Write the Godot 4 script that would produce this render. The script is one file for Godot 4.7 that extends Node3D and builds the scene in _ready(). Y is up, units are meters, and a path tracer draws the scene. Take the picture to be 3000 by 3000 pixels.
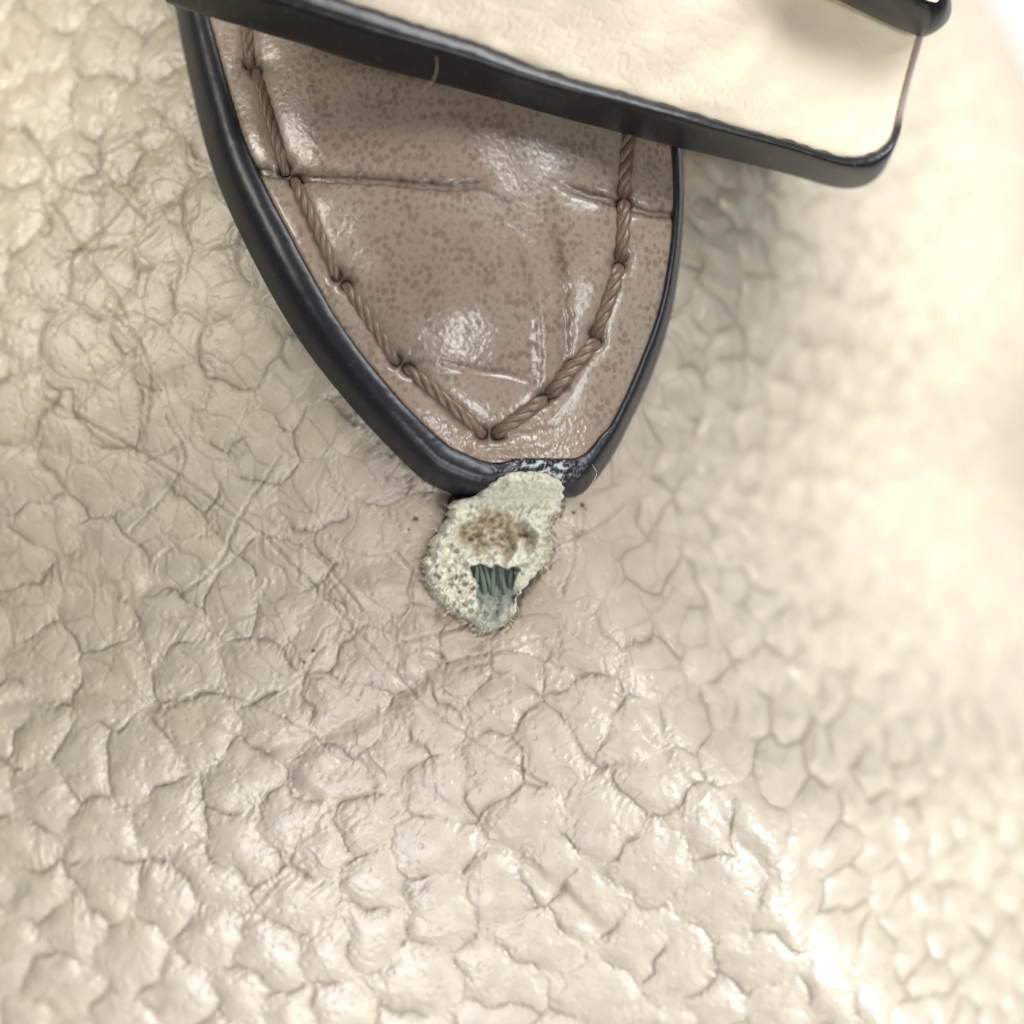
extends Node3D
# Close-up of a worn handbag: pebbled leather panel, embossed tab with black painted edge and stitching,
# a strap end lying over it. All shapes are worked out in millimetres and written in metres.

const MM := 0.001
const CAM := 120.0            # camera to the worn tip, mm

var rng := RandomNumberGenerator.new()
var nlow := FastNoiseLite.new()
var nmid := FastNoiseLite.new()
var nfine := FastNoiseLite.new()
var nridge := FastNoiseLite.new()
var ncell := FastNoiseLite.new()
var npore := FastNoiseLite.new()
var ridge_y := PackedFloat32Array()
var ridge_x := PackedFloat32Array()


func _ready() -> void:
	# ---- camera
	var cam := Camera3D.new()
	cam.name = "camera"
	cam.keep_aspect = Camera3D.KEEP_HEIGHT
	cam.fov = rad_to_deg(2.0 * atan(37.5 / CAM))
	cam.near = 0.005
	cam.far = 5.0
	cam.position = Vector3(0, 0, CAM * MM)
	var eye := CameraAttributesPhysical.new()
	eye.frustum_focal_length = 12.0 / (37.5 / CAM)   # the same field of view on a 24 mm high sensor
	eye.frustum_focus_distance = (CAM - 0.9) * MM
	eye.exposure_aperture = 6.8
	cam.attributes = eye
	add_child(cam)
	cam.current = true
	# ---- surroundings: a white room
	var env := Environment.new()
	env.background_mode = Environment.BG_COLOR
	env.background_color = Color(1.0, 0.985, 0.96)
	env.background_energy_multiplier = 0.09
	env.tonemap_mode = Environment.TONE_MAPPER_LINEAR
	env.tonemap_exposure = 1.0
	env.sdfgi_enabled = true
	env.ssao_enabled = true
	env.ssil_enabled = true
	var we := WorldEnvironment.new()
	we.name = "environment"
	we.environment = env
	add_child(we)
	# ---- lamps: two panels, then unseen spots added as fill
	lamp("lower_panel_light", Vector3(0, -48, 128), Vector3(0, -4, 0), Vector2(30, 20), 0.0060, Color(1.0, 1.0, 0.99))
	lamp("ceiling_panel_light", Vector3(95, 140, 105), Vector3(0, 6, 0), Vector2(80, 50), 0.0200, Color(0.97, 0.985, 1.0))
	spotlight("right_fill_spot", Vector3(135, -20, 80), Vector3(61, -8, -52), 30.0, 0.054, 34.0, Color(0.98, 1.0, 0.98))  # added spot, brightens the right slope and leaves the tip darker
	spotlight("upper_right_fill_spot", Vector3(140, 95, 60), Vector3(66, 38, -64), 25.0, 0.060, 30.0, Color(1.0, 0.99, 0.97))  # added to blow out the upper right corner
	spotlight("strap_fill_spot", Vector3(30, 135, 85), Vector3(12, 42, 6), 23.0, 0.0115, 30.0, Color(1.0, 0.985, 0.97))  # unseen fill added to brighten the strap
	spotlight("left_fill_spot", Vector3(-102, 62, 62), Vector3(-53, 36, -9), 22.0, 0.020, 26.0, Color(1.0, 0.98, 0.93))  # added fill for the upper left edge, kept off the tab
	spotlight("lower_fill_spot", Vector3(110, -75, 85), Vector3(-4, -56, -14), 27.0, 0.033, 26.0, Color(1.0, 1.0, 1.0))  # unseen spot added to lift the lower part of the panel
	spotlight("lower_left_fill_spot", Vector3(-40, -120, 80), Vector3(-36, -52, -14), 30.0, 0.019, 24.0, Color(1.0, 1.0, 1.0))  # extra fill added for the lower left corner
	spotlight("wall_fill_spot", Vector3(190, 120, -90), Vector3(140, 70, -205), 60.0, 0.03, 20.0, Color.WHITE)  # added only to turn the wall behind white
	setup_noise()
	build_backdrop()
	build_handbag()
	build_straps()
	build_lint()


func lamp(called: String, at: Vector3, to: Vector3, size: Vector2, energy: float, col: Color) -> void:
	var l := AreaLight3D.new()
	l.name = called
	l.area_size = size * MM
	l.light_energy = energy
	l.light_color = col
	l.area_range = 5.0
	l.area_attenuation = 2.0
	l.shadow_enabled = true
	add_child(l)
	l.look_at_from_position(at * MM, to * MM, Vector3.UP if absf(at.y) < 150.0 else Vector3.RIGHT)


func spotlight(called: String, at: Vector3, to: Vector3, angle: float, energy: float, size: float, col: Color) -> void:
	var l := SpotLight3D.new()
	l.name = called
	l.spot_angle = angle
	l.spot_angle_attenuation = 1.0
	l.spot_range = 5.0
	l.spot_attenuation = 2.0
	l.light_energy = energy
	l.light_size = size * MM
	l.light_color = col
	l.shadow_enabled = true
	add_child(l)
	l.look_at_from_position(at * MM, to * MM, Vector3.UP)


func setup_noise() -> void:
	rng.seed = 77
	var k := 1
	for n in [nlow, nmid, nfine, nridge]:
		n.noise_type = FastNoiseLite.TYPE_SIMPLEX_SMOOTH
		n.fractal_type = FastNoiseLite.FRACTAL_NONE
		n.frequency = 1.0
		n.seed = 100 + k
		k += 1
	nridge.fractal_type = FastNoiseLite.FRACTAL_RIDGED
	nridge.fractal_octaves = 2
	for n in [ncell, npore]:
		n.noise_type = FastNoiseLite.TYPE_CELLULAR
		n.frequency = 1.0
		n.seed = 200 + k
		n.cellular_jitter = 1.0
		n.cellular_distance_function = FastNoiseLite.DISTANCE_EUCLIDEAN
		n.fractal_type = FastNoiseLite.FRACTAL_NONE
		k += 1
	ncell.cellular_return_type = FastNoiseLite.RETURN_DISTANCE2_SUB
	npore.cellular_return_type = FastNoiseLite.RETURN_DISTANCE
	ridge_y = PackedFloat32Array([-60, -45, -27.5, -12.5, 2.5, 22.5, 60])
	ridge_x = PackedFloat32Array([40, 33, 21.5, 11.5, 6.5, 11.5, 12.5])


# ---------------------------------------------------------------- tools

func hinge(t: float, a: float) -> float:
	return 0.5 * (t + sqrt(t * t + a * a))


func ridge_at(y: float) -> float:
	for i in ridge_y.size() - 1:
		if y < ridge_y[i + 1] or i == ridge_y.size() - 2:
			var t := clampf((y - ridge_y[i]) / (ridge_y[i + 1] - ridge_y[i]), 0.0, 1.0)
			return lerpf(ridge_x[i], ridge_x[i + 1], t * t * (3.0 - 2.0 * t))
	return 0.0


# the bulging form of the bag without its grain
func body(x: float, y: float) -> float:
	var u := x - ridge_at(y)
	var z := -lerpf(1.6, 1.0, smoothstep(-4.0, -30.0, y)) * (hinge(u, 7.0) - hinge(-12.0, 7.0))
	z -= 0.42 * hinge(-y - 20.0, 9.0)
	z -= 0.28 * hinge(-x - 15.0, 8.0)
	z -= 0.22 * hinge(y - 15.0 - 0.4 * (x + 20.0), 8.0)
	z -= 1.6 * hinge(y - 58.0 + 0.6 * (u - 52.0), 6.0)
	z -= 1.7 * exp(-((x - 15.5) / 6.5) ** 2 - ((y - 0.5) / 9.0) ** 2)
	z += 0.7 * exp(-((u + 1.5) / 4.5) ** 2) * smoothstep(4.0, -6.0, y)
	return z + 1.9


# where a spot measured on the photograph (3000 px across 75 mm) lies on the bag, h mm above the panel
func spot(px: float, py: float, h := 0.0) -> Vector3:
	var x := (px - 1500.0) / 40.0
	var y := (1500.0 - py) / 40.0
	var z := 0.0
	var q := Vector2(x, y)
	for i in 6:
		z = body(q.x, q.y) + h
		q = Vector2(x, y) * ((CAM - z) / CAM)
	return Vector3(q.x, q.y, body(q.x, q.y) + h)


func spot_z(px: float, py: float, z: float) -> Vector3:
	return Vector3((px - 1500.0) / 40.0 * (CAM - z) / CAM, (1500.0 - py) / 40.0 * (CAM - z) / CAM, z)


func catmull(p: PackedVector3Array, per: int) -> PackedVector3Array:
	var out := PackedVector3Array()
	for i in p.size() - 1:
		var a := p[maxi(i - 1, 0)]
		var b := p[i]
		var c := p[i + 1]
		var d := p[mini(i + 2, p.size() - 1)]
		for k in per:
			out.append(b.cubic_interpolate(c, a, d, float(k) / per))
	out.append(p[p.size() - 1])
	return out


func pts3(a: Array, h := 0.0) -> PackedVector3Array:
	var out := PackedVector3Array()
	for v: Vector2 in a:
		out.append(spot(v.x, v.y, h))
	return out


# rows of points worked out side by side: row(j) gives [points, colours]
func all_rows(ny: int, row: Callable) -> Array:
	var got := []
	got.resize(ny)
	var job := WorkerThreadPool.add_group_task(func(j: int) -> void: got[j] = (row as Callable).call(j), ny)
	WorkerThreadPool.wait_for_group_task_completion(job)
	var v := PackedVector3Array()
	var c := PackedColorArray()
	for r: Array in got:
		v.append_array(r[0])
		if r.size() > 1:
			c.append_array(r[1])
	return [v, c]


# a sheet of nx by ny points: rows run down, columns run right, faces look to the viewer
func sheet(nx: int, ny: int, v: PackedVector3Array, c := PackedColorArray()) -> ArrayMesh:
	var normals := func(j: int) -> Array:
		var nr := PackedVector3Array()
		nr.resize(nx)
		var ja := maxi(j - 1, 0) * nx
		var jb := mini(j + 1, ny - 1) * nx
		var row := j * nx
		for i in nx:
			var du := v[row + mini(i + 1, nx - 1)] - v[row + maxi(i - 1, 0)]
			var dv := v[ja + i] - v[jb + i]
			nr[i] = du.cross(dv).normalized()
		return [nr]
	var n: PackedVector3Array = all_rows(ny, normals)[0]
	var idx := PackedInt32Array()
	idx.resize((nx - 1) * (ny - 1) * 6)
	var k := 0
	for j in ny - 1:
		for i in nx - 1:
			var a := j * nx + i
			idx[k] = a
			idx[k + 1] = a + 1
			idx[k + 2] = a + nx
			idx[k + 3] = a + 1
			idx[k + 4] = a + nx + 1
			idx[k + 5] = a + nx
			k += 6
	var m := v.duplicate()
	for i in m.size():
		m[i] *= MM
	var arr := []
	arr.resize(Mesh.ARRAY_MAX)
	arr[Mesh.ARRAY_VERTEX] = m
	arr[Mesh.ARRAY_NORMAL] = n
	arr[Mesh.ARRAY_INDEX] = idx
	if c.size():
		arr[Mesh.ARRAY_COLOR] = c
	var mesh := ArrayMesh.new()
	mesh.add_surface_from_arrays(Mesh.PRIMITIVE_TRIANGLES, arr)
	return mesh


func put(called: String, mesh: Mesh, mat: Material, parent: Node) -> MeshInstance3D:
	var o := MeshInstance3D.new()
	o.name = called
	o.mesh = mesh
	mesh.surface_set_material(0, mat)
	parent.add_child(o, true)
	return o


func thing(called: String, label: String, category: String, group := "") -> Node3D:
	var o := Node3D.new()
	o.name = called
	tag(o, label, category, group)
	add_child(o, true)
	return o


func tag(o: Node, label: String, category: String, group := "") -> void:
	o.set_meta("label", label)
	o.set_meta("category", category)
	if group:
		o.set_meta("group", group)


func mat(col: Color, rough: float, spec := 0.5, tinted := false) -> StandardMaterial3D:
	var m := StandardMaterial3D.new()
	m.albedo_color = Color.WHITE if tinted else col
	m.vertex_color_use_as_albedo = tinted
	m.vertex_color_is_srgb = tinted
	m.roughness = rough
	m.metallic_specular = spec
	return m


# fine relief too small for the geometry
func fine_relief(m: StandardMaterial3D, per_metre: float, deep_cm: float, cellular := false) -> void:
	var n := FastNoiseLite.new()
	n.seed = 31
	n.noise_type = FastNoiseLite.TYPE_CELLULAR if cellular else FastNoiseLite.TYPE_SIMPLEX_SMOOTH
	n.frequency = 0.03
	n.fractal_octaves = 4
	var t := NoiseTexture2D.new()
	t.width = 512
	t.height = 512
	t.seamless = true
	t.noise = n
	m.uv1_triplanar = true
	m.uv1_scale = Vector3.ONE * per_metre
	m.heightmap_enabled = true
	m.heightmap_texture = t
	m.heightmap_scale = deep_cm


# a sweep between two edges of a band: profile gives (share of the way across, height)
func band(inner: PackedVector3Array, outer: PackedVector3Array, profile: PackedVector2Array, colour: Callable, bump := 0.04, rag := 0.0, crush := Vector2(999, 999)) -> ArrayMesh:
	var nx := inner.size()
	var ny := profile.size()
	var v := PackedVector3Array()
	var c := PackedColorArray()
	v.resize(nx * ny)
	c.resize(nx * ny)
	for j in ny:
		var pr := profile[j]
		for i in nx:
			var a := inner[i]
			var b := outer[i]
			var p := a.lerp(b, pr.x)
			if rag > 0.0 and pr.x < 0.12:
				p.y += rag * nfine.get_noise_2d(a.x * 0.7, a.y * 0.7 + 40.0) * (1.0 - pr.x / 0.12)
			p.z = lerpf(a.z, b.z, clampf(pr.x, 0.0, 1.0)) + pr.y
			p.z += bump * (nmid.get_noise_3d(p.x * 0.7, p.y * 0.7, 3.0) + 0.5 * nmid.get_noise_3d(p.x * 2.2, p.y * 2.2, pr.x * 2.0))
			var hurt := exp(-Vector2((p.x - crush.x) / 2.6, (p.y - crush.y) / 1.6).length_squared())
			if hurt > 0.02:
				p += Vector3(0.10 * nfine.get_noise_2d(p.x * 1.3, p.y * 1.3 + 5.0), 0.16 * nfine.get_noise_2d(p.x * 1.1 + 9.0, p.y * 1.3), 0.34 * nfine.get_noise_2d(p.x * 0.9, p.y * 1.2 + 60.0) + 0.12 * nmid.get_noise_2d(p.x * 2.6, p.y * 2.6)) * hurt
			v[j * nx + i] = p
			c[j * nx + i] = (colour as Callable).call(p, pr.x, float(i) / (nx - 1))
	return sheet(nx, ny, v, c)


# ---------------------------------------------------------------- setting

func build_backdrop() -> void:
	var b := BoxMesh.new()
	b.size = Vector3(1.2, 1.0, 0.01)
	var o := put("wall", b, mat(Color(0.95, 0.95, 0.94), 0.9), self)
	o.position = Vector3(0.1, 0, -0.21)
	o.set_meta("kind", "structure")


# ---------------------------------------------------------------- handbag

var seeds := PackedVector2Array()
var bucket := {}
var around: Array[PackedInt32Array] = []   # for each cell the grains in it and next to it
const CELL := 4.0


func add_seed(p: Vector2) -> void:
	var k := Vector2i(floori(p.x / CELL), floori(p.y / CELL))
	if not bucket.has(k):
		bucket[k] = PackedInt32Array()
	var l: PackedInt32Array = bucket[k]
	l.append(seeds.size())
	bucket[k] = l
	seeds.append(p)


func nearest_seed(p: Vector2) -> float:
	var best := 1e9
	var k := Vector2i(floori(p.x / CELL), floori(p.y / CELL))
	for a in range(-1, 2):
		for b in range(-1, 2):
			var l: PackedInt32Array = bucket.get(k + Vector2i(a, b), PackedInt32Array())
			for s in l:
				best = minf(best, seeds[s].distance_to(p))
	return best


func place_seeds() -> void:
	# the larger grains of the leather, measured on the photograph in tens of pixels, row by row
	var rows := [
		[9,11, 33,13, 13,31, 27,33, 40,36, 5,47, 22,45, 36,45, 47,51, 5,63, 24,63, 36,63],
		[48,70, 12,80, 30,82, 60,84, 5,97, 21,101, 49,104, 70,104, 5,119, 32,122, 49,122, 67,122, 82,118],
		[8,140, 31,137, 47,153, 72,148, 93,145, 13,153, 5,166, 31,166, 57,168, 83,166, 106,157],
		[9,176, 28,180, 51,183, 68,176, 84,179, 14,194, 33,199, 56,194, 75,197, 93,186, 107,194, 123,187, 135,190, 137,199],
		[3,212, 9,216, 42,225, 60,214, 80,213, 101,206, 13,234, 29,244, 49,239, 70,248, 85,241, 105,210, 123,213, 144,205, 160,218],
		[128,231, 154,239, 175,241, 118,218, 105,244, 110,257, 128,265, 146,260, 170,266, 193,228, 192,252, 207,241, 221,240],
		[5,247, 13,262, 21,270, 39,278, 54,291, 16,288, 78,280, 3,278, 96,247, 88,265, 97,278, 50,264, 31,260],
		[107,275, 122,288, 147,288, 175,291, 188,278, 198,283, 212,261, 231,266, 221,283, 244,293, 249,270, 229,226, 257,275, 247,247],
	]
	for r: Array in rows:
		for i in r.size() / 2:
			var q := spot(r[i * 2] * 10.0, r[i * 2 + 1] * 10.0)
			add_seed(Vector2(q.x, q.y))
	var y := -66.0
	while y < 66.0:
		var x := -62.0
		while x < 92.0:
			var p := Vector2(x + rng.randf_range(-1.5, 1.5), y + rng.randf_range(-1.5, 1.5))
			if nearest_seed(p) > (3.75 if p.x < ridge_at(p.y) + 3.0 else 2.2):
				add_seed(p)
			x += 1.7
		y += 1.9
	for cell in 60 * 60:
		var l := PackedInt32Array()
		for a in range(-1, 2):
			for b in range(-1, 2):
				l.append_array(bucket.get(Vector2i(cell % 60 - 20 + a, cell / 60 - 20 + b), PackedInt32Array()))
		around.append(l)


# the grain of the leather above the smooth form
func grain(x: float, y: float) -> Vector2:   # (height, share of crease)
	var wx := x + 0.55 * nlow.get_noise_2d(x * 0.30, y * 0.30) + 0.05 * nmid.get_noise_2d(x * 1.1, y * 1.1)
	var wy := y + 0.55 * nlow.get_noise_2d(x * 0.30 + 40.0, y * 0.30) + 0.05 * nmid.get_noise_2d(x * 1.1 + 70.0, y * 1.1)
	var p := Vector2(wx, wy)
	var d1 := 1e9
	var d2 := 1e9
	var d3 := 1e9
	var s1 := 0
	var s2 := 0
	var s3 := 0
	for s in around[(floori(wy / CELL) + 20) * 60 + floori(wx / CELL) + 20]:
		var d := p.distance_squared_to(seeds[s])
		if d < d1:
			d3 = d2
			s3 = s2
			d2 = d1
			s2 = s1
			d1 = d
			s1 = s
		elif d < d2:
			d3 = d2
			s3 = s2
			d2 = d
			s2 = s
		elif d < d3:
			d3 = d
			s3 = s
	var edge := (d2 - d1) / (2.0 * maxf(seeds[s1].distance_to(seeds[s2]), 0.5))
	# how deep the grain is: flat by the worn tip, deeper below and to the side
	var flat := smoothstep(4.5, 13.0, Vector2((x - 0.5) * 1.0, (y + 1.0) * 0.95).length())
	var side := smoothstep(0.0, 8.0, x - ridge_at(y) + 1.0)
	var lower := smoothstep(-6.0, -22.0, y)
	var amp := lerpf(0.105, 0.17, lower)
	amp = lerpf(amp, 0.46, side * (1.0 - 0.4 * smoothstep(-14.0, -24.0, y)))
	amp *= lerpf(0.18, 1.0, flat)
	var edge3 := (d3 - d1) / (2.0 * maxf(seeds[s1].distance_to(seeds[s3]), 0.5))
	var near := maxf(-0.5 * log(exp(-edge / 0.5) + exp(-edge3 / 0.5)) + 0.15, 0.0)
	var soft := sqrt(near * near + 0.16) - 0.40
	var open := 0.5 + 0.5 * clampf(nlow.get_noise_2d(x * 0.22 + 90.0, y * 0.22) * 1.8 + 0.3, -1.0, 1.0)
	var dome := 1.0 - minf(soft / 1.7, 1.0)
	var h := amp * 0.45 * (1.0 - exp(-soft / 0.6)) * lerpf(0.6, 1.0, open) + amp * 1.65 * (1.0 - dome * dome)
	var line := exp(-(edge / 0.13) * (edge / 0.13))
	h -= 0.085 * smoothstep(0.35, 0.95, open) * line * (0.3 + 0.7 * flat)
	# wrinkles: bundles of short folds, turned from grain to grain and stronger on some of them
	var turn := 1.15 + 0.5 * sin(float(s1) * 12.9898)
	var ca := cos(turn)
	var sa := sin(turn)
	var along := x * ca + y * sa
	var across := -x * sa + y * ca
	var bundle := clampf(-0.2 + 0.7 * sin(float(s1) * 78.233) + 1.1 * nlow.get_noise_2d(x * 0.35 + 33.0, y * 0.35), 0.0, 1.0)
	var w := maxf(nfine.get_noise_2d(along * 0.24 + s1 * 3.1, across * 1.35), -0.1)
	var w2 := nmid.get_noise_2d(along * 0.55, across * 2.6 + s1)
	var gut := exp(-(near / 0.62) * (near / 0.62))
	h += (0.10 * w + 0.02 * w2) * (0.06 + bundle * 0.6 + 0.35 * gut) * (0.4 + 0.6 * flat) * (1.0 - 0.5 * side)
	# finer crossing creases between the grains
	var cr := ncell.get_noise_2d(wx * 0.36 + 0.10 * wy, wy * 0.30 + 7.0) + 1.0
	var fine_c := exp(-(cr / 0.075) * (cr / 0.075))
	h -= 0.04 * fine_c * (0.35 + 0.65 * flat) * lerpf(1.0, 0.2, lower) * (1.0 - 0.8 * side)
	# crumbs in the gutters
	var crumb := nfine.get_noise_2d(wx * 1.55 + 51.0, wy * 1.25) + 0.5 * nmid.get_noise_2d(wx * 2.6, wy * 2.2 + 8.0)
	h += 0.045 * gut * crumb * (0.3 + 0.7 * flat) * (1.0 - 0.6 * side)
	# pores
	var pore := npore.get_noise_2d(x * 1.25, y * 1.25) + 1.0
	var sparse := nlow.get_noise_2d(x * 0.5 + 9.0, y * 0.5)
	h -= 0.045 * (1.0 - smoothstep(0.16, 0.34, pore)) * smoothstep(-0.2, 0.3, sparse)
	h += 0.008 * nfine.get_noise_2d(x * 4.0, y * 4.0) + 0.006 * nfine.get_noise_2d(x * 1.7 + 50.0, y * 1.7)
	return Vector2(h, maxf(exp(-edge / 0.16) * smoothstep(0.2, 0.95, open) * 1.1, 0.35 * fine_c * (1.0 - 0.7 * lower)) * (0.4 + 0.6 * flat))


func build_handbag() -> void:
	var bag := thing("handbag", "taupe grained leather handbag with stitched embossed tab worn through at its tip", "handbag")
	build_panel(bag)
	build_tab(bag)
	build_torn(bag)


func ys_at(ys: PackedFloat32Array, y: float) -> int:   # the rows run down
	var a := 0
	var b := ys.size() - 1
	while a < b:
		var m := (a + b) / 2
		if ys[m] > y:
			a = m + 1
		else:
			b = m
	return a


func build_panel(bag: Node3D) -> void:
	place_seeds()
	var xs := PackedFloat32Array()
	var x := -50.0
	while x < 84.0:
		xs.append(x)
		x += 0.09 if x > -39.0 and x < 17.0 else (0.15 if x < 30.0 else 0.26)
	var ys := PackedFloat32Array()
	var y := 66.0
	while y > -60.0:
		ys.append(y)
		y -= 0.09 if y > -43.0 and y < 28.0 else (0.15 if y < 42.0 else 0.3)
	var nx := xs.size()
	var ny := ys.size()
	var base := Color(0.660, 0.622, 0.572)
	var pink := Color(0.612, 0.556, 0.502)
	var yellow := Color(0.658, 0.622, 0.550)
	var cave := spot(1352, 1445)
	var tip := spot(1440, 1650)
	var row := func(j: int) -> Array:
		var rv := PackedVector3Array()
		var rc := PackedColorArray()
		rv.resize(nx)
		rc.resize(nx)
		var yy := ys[j]
		for i in nx:
			var xx := xs[i]
			# what lies hidden under the tab needs no grain
			var h := 0.0
			var grain_tone := 0.0
			if yy > 6.0 and xx > -23.0 + (34.0 - yy) * 0.62 and xx < 8.0 and yy < 60.0:
				h = 0.0
			else:
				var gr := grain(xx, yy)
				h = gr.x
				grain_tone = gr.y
			var cd := Vector2((xx - cave.x) / 1.5, (yy - cave.y) / 0.8).length_squared()
			h -= 1.5 * exp(-cd)
			# the panel is drawn in under the tab's tip and puckers below it
			var td := Vector2(xx - tip.x, (yy - tip.y) * 0.85)
			h -= 0.9 * exp(-pow(td.length() / 3.3, 6.0))
			h -= 0.5 * exp(-td.length_squared() / 14.0)
			rv[i] = Vector3(xx, yy, body(xx, yy) + h)
			var t := nlow.get_noise_2d(xx * 0.12, yy * 0.12)
			var col := base.lerp(yellow, clampf(0.30 + 0.6 * t - (xx + 12.0) * 0.03 + (yy + 5.0) * 0.02, 0.0, 1.0))
			col = col.lerp(pink, exp(-td.length_squared() / 110.0))
			var dk := 1.0 - 0.25 * grain_tone + 0.035 * nmid.get_noise_2d(xx * 0.5, yy * 0.5)  # creases darkened in the leather colour, in place of their shade
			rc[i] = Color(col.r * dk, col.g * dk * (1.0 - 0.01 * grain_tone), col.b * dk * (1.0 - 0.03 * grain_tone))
		return [rv, rc]
	var made := all_rows(ny, row)
	var v: PackedVector3Array = made[0]
	var c: PackedColorArray = made[1]
	# creases that run on past single grains
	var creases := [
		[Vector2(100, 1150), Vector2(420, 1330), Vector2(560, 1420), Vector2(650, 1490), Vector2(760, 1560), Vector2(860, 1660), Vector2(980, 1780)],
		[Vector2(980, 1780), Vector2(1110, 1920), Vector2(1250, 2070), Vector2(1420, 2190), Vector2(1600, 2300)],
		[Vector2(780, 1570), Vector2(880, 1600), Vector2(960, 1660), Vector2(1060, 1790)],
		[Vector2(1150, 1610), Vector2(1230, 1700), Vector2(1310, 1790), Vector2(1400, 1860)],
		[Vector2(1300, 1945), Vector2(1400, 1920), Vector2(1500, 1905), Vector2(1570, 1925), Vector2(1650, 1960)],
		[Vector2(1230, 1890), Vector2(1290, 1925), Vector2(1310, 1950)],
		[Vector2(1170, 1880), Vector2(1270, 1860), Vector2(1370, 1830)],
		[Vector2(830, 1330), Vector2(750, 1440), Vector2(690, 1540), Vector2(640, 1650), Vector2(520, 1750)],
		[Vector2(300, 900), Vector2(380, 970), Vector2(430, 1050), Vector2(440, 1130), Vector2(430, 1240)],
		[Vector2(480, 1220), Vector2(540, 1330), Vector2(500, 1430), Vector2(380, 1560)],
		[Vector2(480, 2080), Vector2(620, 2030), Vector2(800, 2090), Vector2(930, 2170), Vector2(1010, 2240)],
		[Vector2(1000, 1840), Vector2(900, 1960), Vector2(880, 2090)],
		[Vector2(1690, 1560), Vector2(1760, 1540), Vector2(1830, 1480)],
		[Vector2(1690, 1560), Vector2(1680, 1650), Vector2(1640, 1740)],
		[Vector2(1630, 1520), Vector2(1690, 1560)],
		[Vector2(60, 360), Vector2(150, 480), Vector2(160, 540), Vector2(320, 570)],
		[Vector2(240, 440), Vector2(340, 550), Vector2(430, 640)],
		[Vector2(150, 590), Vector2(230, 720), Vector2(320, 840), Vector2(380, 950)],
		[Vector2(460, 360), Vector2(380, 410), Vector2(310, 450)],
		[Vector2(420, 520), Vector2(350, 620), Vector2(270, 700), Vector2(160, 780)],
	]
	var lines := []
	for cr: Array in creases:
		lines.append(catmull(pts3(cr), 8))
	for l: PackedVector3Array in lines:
		for s in l.size() - 1:
			var a := Vector2(l[s].x, l[s].y)
			var b := Vector2(l[s + 1].x, l[s + 1].y)
			var i0 := xs.bsearch(minf(a.x, b.x) - 0.8)
			var i1 := mini(xs.bsearch(maxf(a.x, b.x) + 0.8), nx - 1)
			for j in ny:
				if ys[j] > maxf(a.y, b.y) + 0.8 or ys[j] < minf(a.y, b.y) - 0.8:
					continue
				for i in range(i0, i1 + 1):
					var q := Vector2(xs[i] + 0.10 * nmid.get_noise_2d(xs[i] * 1.4, ys[j] * 1.4), ys[j] + 0.1 * nmid.get_noise_2d(xs[i] * 1.4, ys[j] * 1.4 + 30.0))
					var dl := (b - a)
					var t := (q - a).dot(dl) / dl.length_squared()
					if t < 0.0 or t >= 1.0:
						continue
					var d := q.distance_to(a + dl * t)
					var k := j * nx + i
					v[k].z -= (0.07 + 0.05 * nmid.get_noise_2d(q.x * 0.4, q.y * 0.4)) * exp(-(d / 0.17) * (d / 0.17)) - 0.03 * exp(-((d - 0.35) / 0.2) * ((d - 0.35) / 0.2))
					var dk := 1.0 - 0.13 * exp(-(d / 0.12) * (d / 0.12))  # dark line painted in so the crease reads as shaded
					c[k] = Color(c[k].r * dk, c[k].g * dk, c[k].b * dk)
	var folds := [
		[Vector2(1560, 1900), Vector2(1680, 1975), Vector2(1850, 2120), Vector2(2050, 2330), Vector2(2250, 2560)],
		[Vector2(1380, 1905), Vector2(1260, 1960), Vector2(1120, 2070), Vector2(960, 2150), Vector2(760, 2190)],
		[Vector2(1260, 1800), Vector2(1100, 1790), Vector2(900, 1740), Vector2(680, 1700), Vector2(430, 1720)],
		[Vector2(1660, 1560), Vector2(1760, 1540), Vector2(1880, 1470)],
		[Vector2(1000, 2240), Vector2(1250, 2330), Vector2(1500, 2500), Vector2(1750, 2720)],
		[Vector2(20, 2060), Vector2(250, 2040), Vector2(480, 2080), Vector2(700, 2180), Vector2(900, 2330)],
	]
	for cr: Array in folds:
		var l := catmull(pts3(cr), 3)
		for j in ny:
			var near_l := PackedVector2Array()
			for s in l.size() - 1:
				if minf(l[s].y, l[s + 1].y) < ys[j] + 2.6 and maxf(l[s].y, l[s + 1].y) > ys[j] - 2.6:
					near_l.append(Vector2(l[s].x, l[s].y))
					near_l.append(Vector2(l[s + 1].x, l[s + 1].y))
			if near_l.is_empty():
				continue
			var lo := 1e9
			var hi := -1e9
			for q in near_l:
				lo = minf(lo, q.x)
				hi = maxf(hi, q.x)
			for i in range(xs.bsearch(lo - 2.6), mini(xs.bsearch(hi + 2.6), nx - 1)):
				var d := poly_dist(Vector2(xs[i] + 0.3 * nlow.get_noise_2d(xs[i] * 0.5, ys[j] * 0.5), ys[j]), near_l)
				v[j * nx + i].z -= 0.38 * exp(-(d / 0.8) * (d / 0.8))
	# the gap round the torn filler with contact shade painted in, soot by the painted edge, pale scuffs and dark specks
	var ring := TORN.duplicate()
	ring.append(TORN[0])
	var marks := []      # place, size, depth, colour, share
	for q in catmull(pts3(ring, 0.2), 10):
		if q.y < 3.2:
			marks.append([Vector2(q.x, q.y), 0.30, 0.04, Color(0.45, 0.38, 0.32), 0.07])
	var soot := catmull(pts3(EDGE_OUT.slice(6, 9), 0.2), 9)
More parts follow.
